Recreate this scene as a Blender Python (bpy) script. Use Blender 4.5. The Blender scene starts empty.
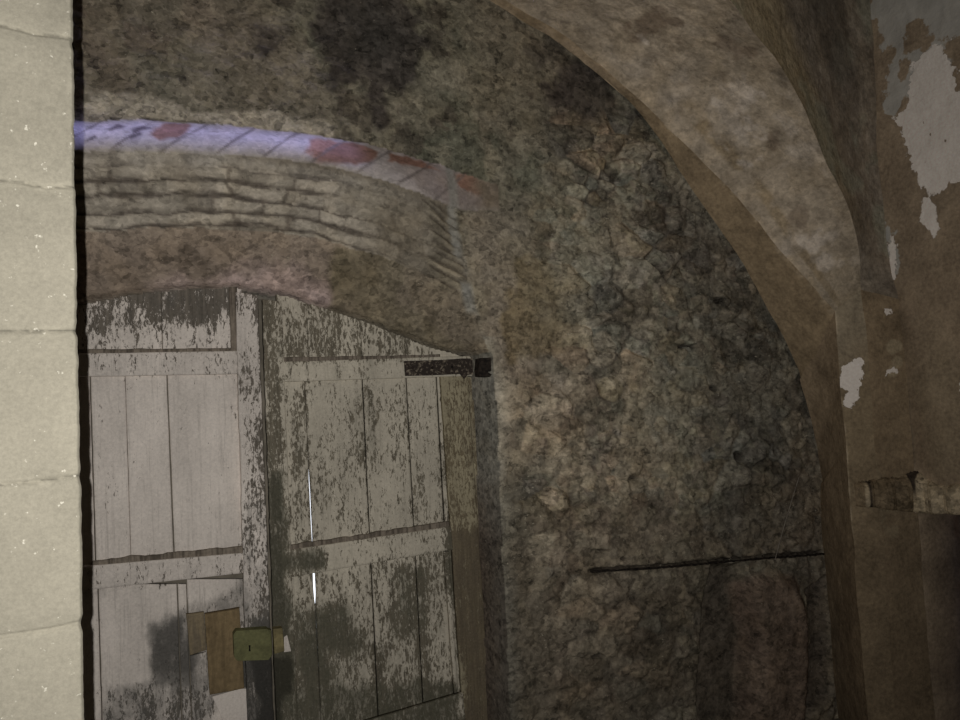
import bpy, bmesh, math, random
import numpy as np
from mathutils import Vector

random.seed(7)
rng = np.random.default_rng(11)
scene = bpy.context.scene
col = scene.collection
PI = math.pi
H = 1.6                      # eye height above the cellar floor
YW = 2.60                    # face of the back wall
YD = 2.80                    # face of the door boards

# ------------------------------------------------------------------ camera
F = 721.0
yaw, pit, rol = math.radians(23.4), math.radians(3.2), math.radians(2.9)
D = np.array([math.sin(yaw)*math.cos(pit), math.cos(yaw)*math.cos(pit), math.sin(pit)])
r0 = np.array([math.cos(yaw), -math.sin(yaw), 0.0])
u0 = np.cross(r0, D)
R = math.cos(rol)*r0 - math.sin(rol)*u0
U = math.cos(rol)*u0 + math.sin(rol)*r0
cd = bpy.data.cameras.new('camera')
cam = bpy.data.objects.new('camera', cd)
col.objects.link(cam)
cd.sensor_width = 36.0
cd.lens = F/960*36.0
cd.clip_start = 0.02
from mathutils import Matrix
cam.matrix_world = Matrix(((R[0], U[0], -D[0], 0), (R[1], U[1], -D[1], 0), (R[2], U[2], -D[2], H), (0, 0, 0, 1)))
scene.camera = cam

def ray(x, y):
    return D + R*(x-480)/F - U*(y-360)/F
def atY(x, y, Y):                       # point of the plane Y = const, measured off the photograph
    v = ray(x, y); p = v*Y/v[1]
    return np.array([p[0], Y, p[2]+H])
def atX(x, y, X):
    v = ray(x, y); p = v*X/v[0]
    return np.array([X, p[1], p[2]+H])
def XZ(pts, Y=YW):
    return np.array([atY(x, y, Y)[[0, 2]] for x, y in pts])
def YZ(pts, X):
    return np.array([atX(x, y, X)[[1, 2]] for x, y in pts])

# ------------------------------------------------------------------ numeric noise
def _h(ix, iy, iz, s):
    n = (ix.astype(np.int64)*374761393 + iy.astype(np.int64)*668265263 + iz.astype(np.int64)*2147483647 + s*1274126177) & 0xffffffff
    n = ((n ^ (n >> 13))*1274126177) & 0xffffffff
    n = ((n ^ (n >> 16))*2246822519) & 0xffffffff
    n = n ^ (n >> 15)
    return (n & 0xffffff)/float(0xffffff)
def vnoise(x, y, z=None, s=0):
    x = np.asarray(x, float); y = np.asarray(y, float)
    z = np.zeros_like(x) if z is None else np.asarray(z, float)
    xi, yi, zi = np.floor(x), np.floor(y), np.floor(z)
    fx, fy, fz = x-xi, y-yi, z-zi
    fx, fy, fz = [f*f*f*(f*(f*6-15)+10) for f in (fx, fy, fz)]
    out = 0
    for a in (0, 1):
        for b in (0, 1):
            for c in (0, 1):
                w = (fx if a else 1-fx)*(fy if b else 1-fy)*(fz if c else 1-fz)
                out = out + w*_h(xi+a, yi+b, zi+c, s)
    return out*2-1
def fbm(x, y, z=None, o=4, s=0, gain=.5):
    t = 0; a = 1; n = 0; f = 1.0
    for k in range(o):
        t = t + a*vnoise(np.asarray(x)*f, np.asarray(y)*f, None if z is None else np.asarray(z)*f, s+k*17)
        n += a; a *= gain; f *= 2.03
    return t/n
def voronoi(x, y, s=0, jit=.9):
    xi, yi = np.floor(x), np.floor(y)
    f1 = np.full(x.shape, 9.0); f2 = f1.copy(); idd = np.zeros(x.shape)
    z = np.zeros_like(x)
    for a in (-1, 0, 1):
        for b in (-1, 0, 1):
            cx, cy = xi+a, yi+b
            px = cx+.5+jit*(_h(cx, cy, z, s)-.5); py = cy+.5+jit*(_h(cx, cy, z, s+5)-.5)
            d = np.hypot(x-px, y-py)
            new = d < f1
            f2 = np.where(new, f1, np.minimum(f2, d))
            idd = np.where(new, _h(cx, cy, z, s+9), idd)
            f1 = np.where(new, d, f1)
    return f1, f2, idd
def sst(a, b, x):
    t = np.clip((x-a)/(b-a), 0, 1)
    return t*t*(3-2*t)
def sdf(px, py, poly):
    """signed distance to a closed polygon, negative inside"""
    poly = np.asarray(poly); d = np.full(px.shape, 1e9); ins = np.zeros(px.shape, bool)
    n = len(poly)
    for i in range(n):
        ax, ay = poly[i]; bx, by = poly[(i+1) % n]
        ex, ey = bx-ax, by-ay
        t = np.clip(((px-ax)*ex+(py-ay)*ey)/(ex*ex+ey*ey+1e-12), 0, 1)
        d = np.minimum(d, np.hypot(px-ax-t*ex, py-ay-t*ey))
        c = (ay > py) != (by > py)
        with np.errstate(divide='ignore', invalid='ignore'):
            xx = (bx-ax)*(py-ay)/(by-ay if by != ay else 1e-9)+ax
        ins ^= c & (px < xx)
    return np.where(ins, -d, d)
def linedist(px, py, pts):
    d = np.full(px.shape, 1e9)
    for (ax, ay), (bx, by) in zip(pts[:-1], pts[1:]):
        ex, ey = bx-ax, by-ay
        t = np.clip(((px-ax)*ex+(py-ay)*ey)/(ex*ex+ey*ey+1e-12), 0, 1)
        d = np.minimum(d, np.hypot(px-ax-t*ex, py-ay-t*ey))
    return d

# ------------------------------------------------------------------ colours
G = 2.5
def lin(c):
    c = np.asarray(c, float)/255
    return np.where(c <= .04045, c/12.92, ((c+.055)/1.055)**2.4)
def alb(r, g, b, e=1.0):
    c = lin((r, g, b)); c = c*.80+.20*(c@np.array([.30, .59, .11]))
    return np.clip(c*G/e, 0.004, .85)

# ------------------------------------------------------------------ materials
def nodes(name):
    m = bpy.data.materials.new(name); m.use_nodes = True
    nt = m.node_tree; b = nt.nodes['Principled BSDF']
    b.inputs['Roughness'].default_value = .93
    b.inputs['Specular IOR Level'].default_value = .12
    return m, nt, b
class NB:
    def __init__(s, nt): s.nt = nt; s.tc = nt.nodes.new('ShaderNodeTexCoord')
    def n(s, t, **k):
        x = s.nt.nodes.new(t)
        for a, v in k.items(): setattr(x, a, v)
        return x
    def l(s, a, b): s.nt.links.new(a, b)
    def put(s, sock, v):
        if isinstance(v, bpy.types.NodeSocket): s.l(v, sock)
        elif hasattr(v, '__len__'): sock.default_value = tuple(v) if len(v) == 4 or sock.type == 'VECTOR' else (*v, 1)
        else: sock.default_value = v
    def vec(s, sc=(1, 1, 1), off=(0, 0, 0)):
        m = s.n('ShaderNodeMapping'); s.l(s.tc.outputs['Object'], m.inputs['Vector'])
        m.inputs['Scale'].default_value = sc; m.inputs['Location'].default_value = off
        return m.outputs[0]
    def noise(s, scale, detail=4, rough=.6, sc=(1, 1, 1), off=(0, 0, 0), dist=0):
        t = s.n('ShaderNodeTexNoise'); s.l(s.vec(sc, off), t.inputs['Vector'])
        t.inputs['Scale'].default_value = scale; t.inputs['Detail'].default_value = detail
        t.inputs['Roughness'].default_value = rough; t.inputs['Distortion'].default_value = dist
        return t.outputs['Fac']
    def vor(s, scale, sc=(1, 1, 1), off=(0, 0, 0)):
        t = s.n('ShaderNodeTexVoronoi'); s.l(s.vec(sc, off), t.inputs['Vector']); t.inputs['Scale'].default_value = scale
        return t.outputs['Distance']
    def dabs(s, scale):
        """irregular patches of even tone, as trowelled or broken stone surfaces show"""
        w = s.n('ShaderNodeTexNoise'); s.l(s.vec((1, 1, 1.25)), w.inputs['Vector'])
        w.inputs['Scale'].default_value = scale*.45; w.inputs['Detail'].default_value = 3
        v = s.n('ShaderNodeVectorMath'); v.operation = 'MULTIPLY_ADD'
        s.l(w.outputs['Color'], v.inputs[0]); v.inputs[1].default_value = (2.2/scale,)*3
        s.l(s.vec((1, 1, 1.25), (scale*.13, 3, 1)), v.inputs[2])
        t = s.n('ShaderNodeTexVoronoi'); s.l(v.outputs[0], t.inputs['Vector']); t.inputs['Scale'].default_value = scale
        t.feature = 'F1'
        sp = s.n('ShaderNodeSeparateColor'); s.l(t.outputs['Color'], sp.inputs[0])
        return sp.outputs[0]
    def attr(s, name, colr=False):
        a = s.n('ShaderNodeAttribute'); a.attribute_name = name
        return a.outputs['Color' if colr else 'Fac']
    def rng(s, v, a, b, c=0, d=1, smooth=True):
        r = s.n('ShaderNodeMapRange'); r.interpolation_type = 'SMOOTHSTEP' if smooth else 'LINEAR'
        s.put(r.inputs['Value'], v)
        for k, q in zip(('From Min', 'From Max', 'To Min', 'To Max'), (a, b, c, d)): s.put(r.inputs[k], q)
        return r.outputs[0]
    def math(s, op, a, b=0.0):
        m = s.n('ShaderNodeMath'); m.operation = op
        s.put(m.inputs[0], a); s.put(m.inputs[1], b)
        return m.outputs[0]
    def mix(s, f, a, b, mode='MIX'):
        m = s.n('ShaderNodeMix'); m.data_type = 'RGBA'; m.blend_type = mode
        s.put(m.inputs[0], f); s.put(m.inputs[6], a); s.put(m.inputs[7], b)
        return m.outputs[2]
    def mul(s, c, f):
        """scale a colour by a scalar socket"""
        m = s.n('ShaderNodeVectorMath'); m.operation = 'SCALE'
        s.put(m.inputs[0], c); s.put(m.inputs['Scale'], f)
        return m.outputs[0]
    def bump(s, h, strength, dist, prev=None):
        b = s.n('ShaderNodeBump'); s.put(b.inputs['Strength'], strength); b.inputs['Distance'].default_value = dist
        s.put(b.inputs['Height'], h)
        if prev is not None: s.l(prev, b.inputs['Normal'])
        return b.outputs[0]

def masonry_mat(name, grain=55, var=.55, bump=.6, fleck_col=None, dab=.3):
    """colour comes from the wall's own mottling (attribute), broken up by fine procedural grain"""
    m, nt, b = nodes(name); k = NB(nt)
    c = k.attr('tone', True)
    fine = k.noise(grain, 8, .72)
    mid = k.noise(grain*.26, 5, .6, dist=.6)
    f = k.math('ADD', k.rng(fine, .3, .7, 1-var, 1+var, False), k.rng(mid, .32, .68, -.22, .22, False))
    f = k.math('ADD', f, k.math('MULTIPLY', k.math('SUBTRACT', k.dabs(30), .5), dab))
    f = k.math('ADD', f, k.math('MULTIPLY', k.math('SUBTRACT', k.dabs(72), .5), dab))
    f = k.math('ADD', 1.0, k.math('MULTIPLY', k.math('SUBTRACT', f, 1.0), k.rng(k.attr('smooth'), 0, 1, 1, .45, False)))
    c = k.mul(c, f)
    hue = k.noise(9, 3, .5, off=(3, 8, 1))
    c = k.mix(k.rng(hue, .4, .65, 0, .5), c, k.mix(1.0, c, (1.0, .96, .88, 1), 'MULTIPLY'))
    if fleck_col is not None:
        fl = k.math('ADD', k.noise(58, 6, .78, sc=(1, 1, 1.4), off=(7, 1, 5)), k.math('MULTIPLY', k.attr('fleck'), .35))
        c = k.mix(k.math('MULTIPLY', k.rng(fl, .63, .68), .65), c, fleck_col)
    pits = k.noise(46, 6, .75, sc=(1, 1, 1.5), off=(1, 9, 4))
    c = k.mul(c, k.rng(pits, .30, .355, .50, 1))
    k.l(c, b.inputs['Base Color'])
    keep = k.rng(k.attr('smooth'), 0, 1, 1, .12, False)
    n1 = k.bump(k.noise(24, 6, .65, off=(2, 2, 2)), k.math('MULTIPLY', keep, bump), .02)
    n2 = k.bump(fine, k.math('MULTIPLY', keep, bump*.8), .006, n1)
    k.l(n2, b.inputs['Normal'])
    return m

def plaster_mat(name):
    """brown render with torn lime-wash patches: attributes 'white' and 'grey' carry the patch outlines"""
    m, nt, b = nodes(name); k = NB(nt)
    c = k.attr('tone', True)
    fine = k.noise(60, 8, .7); mid = k.noise(7, 6, .6, dist=.8)
    f = k.math('ADD', k.rng(fine, .3, .7, .68, 1.32, False), k.rng(mid, .3, .7, -.22, .22, False))
    c = k.mul(c, f)
    gr = k.noise(13, 7, .62, off=(4, 4, 4)); wn = k.noise(24, 7, .68, off=(5, 0, 3))
    gm = k.rng(k.math('ADD', k.attr('grey'), k.math('MULTIPLY', k.math('SUBTRACT', gr, .5), 1.3)), -.03, .05)
    c = k.mix(k.math('MULTIPLY', gm, .8), c, k.mul(alb(99, 97, 92, .62)*1.25, k.rng(mid, .3, .7, .82, 1.15, False)))
    wm = k.rng(k.math('ADD', k.attr('white'), k.math('MULTIPLY', k.math('SUBTRACT', wn, .5), .9)), -.015, .015)
    holes = k.rng(k.noise(34, 3, .6, sc=(1, 1, .6), off=(9, 9, 2)), .29, .31)
    wm = k.math('MULTIPLY', wm, holes)
    c = k.mix(wm, c, k.mul(alb(122, 115, 108, .62)*1.36, k.rng(k.noise(90, 4), .3, .7, .9, 1.1, False)))
    k.l(c, b.inputs['Base Color'])
    n1 = k.bump(k.noise(14, 6, .6, off=(2, 2, 2)), .35, .03)
    n2 = k.bump(wm, .6, .003, n1)
    n3 = k.bump(fine, .35, .004, n2)
    k.l(n3, b.inputs['Normal'])
    return m

def paint_mat(name, paint, wood, dirt):
    """old lime paint over grey boards; 'wear' says how far it has flaked, 'stain' how dirty it is"""
    m, nt, b = nodes(name); k = NB(nt)
    fl = k.noise(62, 8, .78, sc=(1.7, 1, .62), dist=.35)
    fl2 = k.noise(14, 5, .6, sc=(1.6, 1, .4), off=(3, 3, 3))
    v = k.math('ADD', k.math('MULTIPLY', fl, .72), k.math('MULTIPLY', fl2, .28))
    thr = k.rng(k.attr('wear'), 0, 1, .30, .68, False)
    flaked = k.rng(k.math('SUBTRACT', thr, v), -.006, .010)
    big = k.noise(5, 5, .6, sc=(1, 1, .5), off=(0, 4, 7)); fine = k.noise(120, 5, .7)
    p = k.mul(paint, k.math('ADD', k.rng(big, .3, .7, .80, 1.15, False), k.rng(fine, .3, .7, -.14, .14, False)))
    stk = k.noise(38, 6, .75, sc=(2.6, 1, .10), off=(8, 1, 1))
    p = k.mul(p, k.rng(stk, .3, .5, .80, 1.03))
    spk = k.noise(85, 4, .7, sc=(1.6, 1, .6), off=(2, 6, 4))
    p = k.mul(p, k.rng(spk, .26, .37, .50, 1.0))
    grain = k.noise(40, 6, .7, sc=(3, 1, .12), off=(1, 5, 2))
    w = k.mul(wood, k.math('ADD', k.rng(grain, .3, .7, .6, 1.4, False), k.rng(fine, .3, .7, -.2, .2, False)))
    c = k.mix(flaked, p, w)
    st = k.rng(k.math('ADD', k.attr('stain'), k.math('MULTIPLY', k.math('SUBTRACT', k.noise(16, 7, .7, sc=(1.3, 1, .7), off=(6, 2, 8)), .5), 1.3)), .25, .85)
    dk = k.rng(k.attr('stain'), .6, 1.0, 1.0, .36)
    c = k.mix(k.math('MULTIPLY', st, k.rng(k.attr('stain'), .5, .95, .72, .93)), c, k.mul(dirt, k.math('MULTIPLY', dk, k.rng(fine, .3, .7, .7, 1.3, False))))
    k.l(c, b.inputs['Base Color'])
    b.inputs['Roughness'].default_value = .8
    n1 = k.bump(flaked, .5, -.002)
    n2 = k.bump(grain, .25, .004, n1)
    k.l(n2, b.inputs['Normal'])
    return m

def plain_mat(name, c1, c2, scale=30, sc=(1, 1, 1), rough=.8, metal=0.0, bump=.4, lo=.4, hi=.62):
    m, nt, b = nodes(name); k = NB(nt)
    n = k.noise(scale, 6, .68, sc=sc, dist=.3)
    c = k.mix(k.rng(n, lo, hi), (*c1, 1), (*c2, 1))
    c = k.mul(c, k.rng(k.noise(scale*4, 4, .6), .3, .7, .8, 1.2, False))
    k.l(c, b.inputs['Base Color'])
    b.inputs['Roughness'].default_value = rough; b.inputs['Metallic'].default_value = metal
    k.l(k.bump(n, bump, .004), b.inputs['Normal'])
    return m

M_wall = masonry_mat('rubble_and_old_render', 60, .22, .38, dab=.55, fleck_col=alb(128, 120, 102, .8))
M_vault = masonry_mat('vault_render', 48, .24, .5, dab=.22, fleck_col=alb(122, 112, 96, .8))
M_right = plaster_mat('torn_limewash')
M_paint = paint_mat('flaking_white_paint', 1.12*alb(137, 129, 121), alb(70, 64, 56), alb(62, 60, 56))
M_paint_r = paint_mat('flaking_cream_paint', alb(124, 117, 103, .93), alb(70, 64, 52, .93), alb(60, 58, 46, .93))
M_stile = paint_mat('bare_yellowish_wood', alb(102, 94, 73, .9), alb(72, 63, 46, .9), alb(60, 52, 41, .9))
M_rust = plain_mat('rusted_iron', alb(34, 28, 24), alb(92, 82, 68), 75, rough=.8, lo=.50, hi=.66)
M_iron = plain_mat('blackened_iron', alb(16, 13, 11), alb(34, 28, 23), 60, rough=.85)
M_board = plain_mat('ochre_board', .68*alb(104, 86, 55), .68*alb(90, 74, 47), 18, (2, 1, .3), bump=.2)
M_card = plain_mat('brown_strip_wood', .78*alb(100, 87, 64), .78*alb(84, 74, 58), 22, (2, 1, .3), bump=.3)
M_green = plain_mat('green_painted_metal', .66*alb(88, 87, 50), .66*alb(74, 73, 42), 20, rough=.65, bump=.15)
M_brass = plain_mat('dull_brass', .75*alb(104, 93, 56), .75*alb(82, 73, 44), 30, rough=.6, bump=.2)
M_hole = plain_mat('keyhole_dark', (.004, .004, .003), (.006, .005, .004))
M_floor = plain_mat('earth_floor', (.10, .085, .065), (.16, .14, .11), 6, bump=.6)
M_shell = plain_mat('cellar_render', (.16, .14, .11), (.22, .19, .15), 4, bump=.5)
M_wood_and_shade = plain_mat('old_oak_and_shade', alb(88, 79, 68), alb(58, 51, 43), 20, (3, 1, .2))  # bare wood, also the strips with ledge shadow and dirt in their colour

def limestone_mat():
    m, nt, b = nodes('pale_limestone'); k = NB(nt)
    c = k.attr('tone', True)
    big = k.noise(5, 5, .6); fine = k.noise(210, 4, .7)
    f = k.math('ADD', k.rng(big, .3, .7, .88, 1.10, False), k.rng(fine, .3, .7, -.13, .13, False))
    c = k.mul(c, f)
    sp = k.noise(95, 3, .6, off=(3, 3, 3))
    c = k.mix(k.math('MULTIPLY', k.rng(sp, .66, .74), .6), c, (.55, .52, .44, 1))
    k.l(c, b.inputs['Base Color'])
    n1 = k.bump(k.noise(40, 6, .6), .25, .004)
    k.l(k.bump(fine, .3, .0015, n1), b.inputs['Normal'])
    return m
M_lime = limestone_mat()

# ------------------------------------------------------------------ object helpers
def link(name, me, mat, parent=None, kind=None, label=None, cat=None, group=None):
    o = bpy.data.objects.new(name, me); col.objects.link(o)
    if mat: me.materials.append(mat)
    if parent is not None:
        o.parent = parent
        o.matrix_parent_inverse = Matrix.Translation(-parent.location)
    tag(o, label, cat, kind, group)
    return o
def tag(o, label=None, cat=None, kind=None, group=None):
    if label: o['label'] = label
    if cat: o['category'] = cat
    if kind: o['kind'] = kind
    if group: o['group'] = group
def empty(name, loc, **k):
    o = bpy.data.objects.new(name, None); col.objects.link(o)
    o.location = loc; o.empty_display_size = .1
    tag(o, **k); return o
def mesh_np(name, V, faces, smooth=True, attrs=None):
    me = bpy.data.meshes.new(name)
    V = np.asarray(V, np.float32); faces = np.asarray(faces, np.int32)
    me.vertices.add(len(V)); me.vertices.foreach_set('co', V.ravel())
    nf, k = faces.shape
    me.loops.add(nf*k); me.loops.foreach_set('vertex_index', faces.ravel())
    me.polygons.add(nf); me.polygons.foreach_set('loop_start', np.arange(0, nf*k, k, dtype=np.int32))
    me.update(calc_edges=True); me.validate()
    if smooth: me.polygons.foreach_set('use_smooth', np.ones(len(me.polygons), bool))
    for n, a in (attrs or {}).items():
        a = np.asarray(a, np.float32)
        if a.ndim == 2:
            A = me.attributes.new(n, 'FLOAT_COLOR', 'POINT')
            A.data.foreach_set('color', np.hstack([a, np.ones((len(a), 1), np.float32)]).ravel())
        else:
            me.attributes.new(n, 'FLOAT', 'POINT').data.foreach_set('value', a)
    me.update()
    return me
def grid_faces(nu, nv, off=0):
    """vertices indexed i*nv+j"""
    i, j = np.meshgrid(np.arange(nu-1), np.arange(nv-1), indexing='ij')
    a = (i*nv+j).ravel()+off
    return np.stack([a, a+nv, a+nv+1, a+1], 1)
def resample(P, n):
    P = np.asarray(P, float)
    # smooth the polyline with Catmull-Rom, then even spacing
    Q = [P[0]]
    for i in range(len(P)-1):
        p0, p1, p2, p3 = P[max(i-1, 0)], P[i], P[i+1], P[min(i+2, len(P)-1)]
        for t in np.linspace(0, 1, 13)[1:]:
            Q.append(.5*((2*p1)+(-p0+p2)*t+(2*p0-5*p1+4*p2-p3)*t*t+(-p0+3*p1-3*p2+p3)*t**3))
    Q = np.array(Q); s = np.r_[0, np.cumsum(np.linalg.norm(np.diff(Q, axis=0), axis=1))]
    t = np.linspace(0, s[-1], n)
    return np.stack([np.interp(t, s, Q[:, k]) for k in range(Q.shape[1])], 1)
def wobble(V, amp=.008, sc=5.0, s=0):
    return V + amp*np.stack([fbm(V[:, 0]*sc, V[:, 1]*sc, V[:, 2]*sc, 4, s+31*k) for k in range(3)], 1)
def tint(T, mask, c):
    m = np.clip(mask, 0, 1)[:, None]; lum = T@np.array([.3, .59, .11])
    return T*(1-m)+np.asarray(c)*(lum/np.median(lum))[:, None]*m
def tone_field(n, base): return np.tile(np.asarray(base, float), (n, 1))
def over(T, mask, c):
    mask = np.clip(mask, 0, 1)[:, None]
    return T*(1-mask)+np.asarray(c)*mask

# ------------------------------------------------------------------ BACK WALL (rubble, brick arch over the door, plastered tympanum)
def build_back_wall():
    st = .0062
    xs = np.arange(-.80, 3.20, st); zs = np.arange(0.0, H+2.0, st)
    X, Z = np.meshgrid(xs, zs, indexing='ij'); nu, nv = X.shape
    x = X.ravel(); z = Z.ravel()
    def curve(pts, Y):
        P = XZ(pts, Y); P = P[np.argsort(P[:, 0])]
        return np.interp(x, P[:, 0], P[:, 1])
    wob = .006*fbm(x*14, z*14, o=3, s=3)
    zA = curve([(-60, 122), (82, 121), (160, 121), (240, 126), (300, 133), (350, 141), (400, 152), (450, 169), (490, 182), (515, 192), (560, 215)], YW)+wob*1.3
    zB = curve([(-60, 153), (82, 153), (160, 153), (240, 157), (290, 162), (330, 168), (380, 181), (430, 197), (470, 206), (505, 206), (560, 235)], YW-.07)+wob*.6
    zC = curve([(-60, 236), (86, 231), (200, 226), (290, 233), (340, 243), (400, 262), (470, 295), (520, 330)], YW)+wob*1.5
    zD = curve([(-60, 320), (86, 300), (130, 291), (190, 285), (238, 284), (290, 293), (330, 306), (380, 323), (440, 347), (475, 355), (520, 357)], YW+.13)+wob*.5
    zj = np.array([0, 1.2, 1.5, 1.78, 1.88, 2.05, 2.3]); xj = np.array([1.160, 1.168, 1.172, 1.166, 1.13, 1.095, 1.05])
    XJ = np.interp(z, zj, xj)+.006*fbm(z*9, z*0+3.3, o=3, s=8)
    fade = 1-sst(.80, 1.14, x)
    inside = x < XJ
    # ---- recess profile
    O = np.zeros_like(x)
    s = np.clip((zA-z)/np.maximum(zA-zB, .02), 0, 1)
    led = -.085*np.sin(s*PI/2)*np.clip(fade+.12, 0, 1)
    sc_ = np.clip((zB-z)/np.maximum(zB-zC, .02), 0, 1)
    # five thin uneven courses, each slightly undercut
    crs = np.clip(sc_*5.2+.35*fbm(x*2.5, sc_*2, s=161, o=3)+.12*fbm(x*14, sc_*5, s=162, o=2), 0, 9)
    step = (crs-np.floor(crs))
    courses = -.085*fade*(1-sst(0, 1, sc_)) + .01*sc_ + .011*np.abs(step*2-1)**3*sst(.0, .08, sc_)*(1-sst(.95, 1, sc_))
    st_ = np.clip((zC-z)/np.maximum(zC-zD, .02), 0, 1)
    tym = .012+.11*st_**1.3
    body = np.where(z > zB, led, np.where(z > zC, courses, tym))
    side = sst(0.0, .085, XJ-x)              # rounded corner where the recess meets the wall on the right
    on_arch = z > zB
    O = np.where(z > zA, 0, np.where(on_arch, led, body*side))
    O = np.where((z <= zA) & on_arch, led*(1-sst(1.10, 1.26, x)), O)
    open_ = inside & (z < zD)
    O = np.where(open_, .27, O)
    # ---- rubble relief
    wx = x+.030*fbm(x*6, z*6, s=40, o=3)+.005*fbm(x*22, z*22, s=44, o=2)
    wz = z+.024*fbm(x*6, z*6, s=50, o=3)+.004*fbm(x*22, z*22, s=54, o=2)
    f1, f2, idd = voronoi(wx/.165, wz/.105, s=3, jit=.98)
    g1, g2, idg = voronoi(wx/.075+7, wz/.055+3, s=14, jit=.98)
    k1, k2, idk = voronoi(wx/.034+2, wz/.026+9, s=24, jit=.98)
    dome = sst(.02, .30, f2-f1); dome2 = sst(0.02, .30, g2-g1)
    smallmix = np.clip(.10+.75*sst(-.25, .30, fbm(x*3.3, z*3.3, s=77, o=3)-.25*sst(1.35, 1.05, z)), 0, 1)
    prom = sst(-.05, .35, fbm(x*3.5, z*3.5, s=83, o=3))          # where stones stand clear of the mortar
    edge = dome*(1-smallmix)+dome2*smallmix
    hgt = (dome*(.3+1.0*idd)*(1-smallmix)+.6*dome2*(.2+1.1*idg)*smallmix)*(.35+.65*prom)
    rub = sst(0, .10, x-1.16)*sst(.55, -.1, (z-(H+.55))+.35*fbm(x*2, z*2, s=21, o=3))
    upper = (z > zA)
    # rubble shows through the render on the upper right of the arch too
    rub_up = sst(.12, -.08, sdf(x, z, XZ([(565, 130), (640, 110), (700, 180), (820, 380), (840, 740), (525, 740), (515, 420), (560, 330), (540, 240)]))+.10*fbm(x*4, z*4, s=61, o=3))
    rubble = np.where(inside & (z < zA), 0, np.maximum(rub_up, .35*rub*sst(1.2, 1.5, x)))
    rubble = np.where(x < 1.17, rubble*0, rubble)
    soft = fbm(x*5, z*5, s=90, o=5); grit = fbm(x*26, z*26, s=95, o=4)
    # ---- blocked recess low on the right: a hollow with a rounded, reddish infill beside it
    recess = XZ([(716, 566), (745, 563), (752, 640), (746, 730), (696, 730), (703, 650), (708, 600)])
    bulge = XZ([(748, 572), (775, 569), (795, 580), (806, 610), (808, 660), (803, 730), (746, 730), (752, 640), (742, 590)])
    gap = XZ([(806, 590), (828, 575), (832, 700), (806, 720), (812, 650)])
    dR = sdf(x, z, recess)+.012*fbm(x*5, z*5, s=90, o=5); dB = sdf(x, z, bulge)+.008*fbm(x*5, z*5, s=90, o=5); dG = sdf(x, z, gap)+.01*fbm(x*5, z*5, s=90, o=5)
    keep_st = 1-.8*np.maximum(np.maximum(sst(.03, -.02, dR), sst(.03, -.02, dB)), sst(.02, -.02, dG))
    rubble = rubble*keep_st
    flat = 1-.5*sst(1.3, 1.0, z)
    rel = -.038*rubble*flat*(hgt-.3) - .010*soft - .005*grit*(1+rubble)
    O = O + np.where(open_, 0, rel*np.where((z < zA) & on_arch & (x < 1.2), .12, np.where(inside & (z < zA), .35, 1.0)))
    # ---- hollows between the stones, and the chased groove of the bar
    holes = [(690, 346, 13, 3), (740, 457, 6, 7), (636, 478, 7, 3), (716, 388, 5, 3), (604, 552, 8, 2.5), (626, 560, 5, 2), (812, 655, 6, 16), (600, 655, 7, 3), (720, 300, 6, 3)]
    hol = np.zeros_like(x)
    for hx, hy, a, b in holes:
        c = XZ([(hx, hy)])[0]; sx = a/230.; sz = b/280.
        q = ((x-c[0]+.022*soft)/sx)**2+((z-c[1]+.014*grit+.012*soft)/sz)**2
        hol = np.maximum(hol, sst(1.5, .5, q))
    groove = XZ([(590, 571), (640, 568), (700, 563), (760, 557), (822, 553)])
    gl = linedist(x, z, groove)
    hol2 = sst(.014, .003, gl+.008*grit)
    O = O+.045*hol+.03*hol2
    O = O+.07*sst(.02, -.03, dR)-.05*sst(.015, -.06, dB)+.06*sst(.01, -.03, dG)
    y = YW+O

    # ---- colour of the materials, with the shade of hollows painted in
    n1 = fbm(x*3.1, z*3.1, s=101, o=5); n2 = fbm(x*9, z*9, s=111, o=4); n3 = fbm(x*1.3, z*1.3, s=121, o=3); n4 = fbm(x*20, z*20, s=131, o=3)
    T = tone_field(len(x), alb(90, 82, 67, .72))
    # render of the upper wall: greenish grey, brown towards the left, black damp stains
    up = sst(-.05, .12, z-(H+.62)+.18*n1+.10*n2)
    T = over(T, up, .90*alb(76, 71, 58, .80))
    T = over(T, up*sst(.05, .35, n1)*.8, .9*alb(66, 66, 54, .80))
    pp = sst(.28, .36, n2+.35*n4+.25*n1)
    T = over(T, up*pp*.55, alb(88, 82, 68, .80))
    T = over(T, up*sst(.34, .42, fbm(x*7, z*7, s=191, o=5)+.2*n1)*.75, .8*alb(56, 50, 42, .8))
    T = over(T, sst(.0, .3, n2)*.35*up, alb(92, 85, 70, .80))
    lowleft = XZ([(60, -20), (250, 0), (330, 70), (330, 125), (60, 115)])
    T = over(T, .5*sst(.08, -.1, sdf(x, z, lowleft)), alb(79, 70, 59, .85))
    for poly, a in (([(325, -20), (408, -20), (418, 60), (405, 100), (385, 90), (380, 118), (362, 92), (330, 75), (318, 40)], .95),
                    ([(255, 28), (285, 26), (288, 48), (262, 45)], .8),
                    ([(556, 66), (600, 75), (640, 110), (640, 150), (610, 175), (570, 175), (556, 120)], .85),
                    ([(520, 20), (560, 45), (590, 80), (575, 95), (530, 60)], .55)):
        d = sdf(x, z, XZ(poly))+.10*n2+.03*n4
        T = over(T, a*sst(.035, -.03, d), alb(44, 39, 35, .8)*(1+.5*np.clip(n4, -1, 1))[:, None])
    # brown-grey zone right of the door head, the smooth ochre patch
    T = over(T, .8*sst(.08, -.06, sdf(x, z, XZ([(470, 205), (545, 215), (590, 300), (560, 380), (500, 390), (480, 300)]))+.08*n2), alb(84, 75, 63, .78))
    T = over(T, .95*sst(.015, -.015, sdf(x, z, XZ([(515, 255), (560, 262), (590, 300), (588, 348), (545, 352), (512, 362), (505, 320)]))+.05*n2), alb(79, 68, 48, .74))
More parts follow.
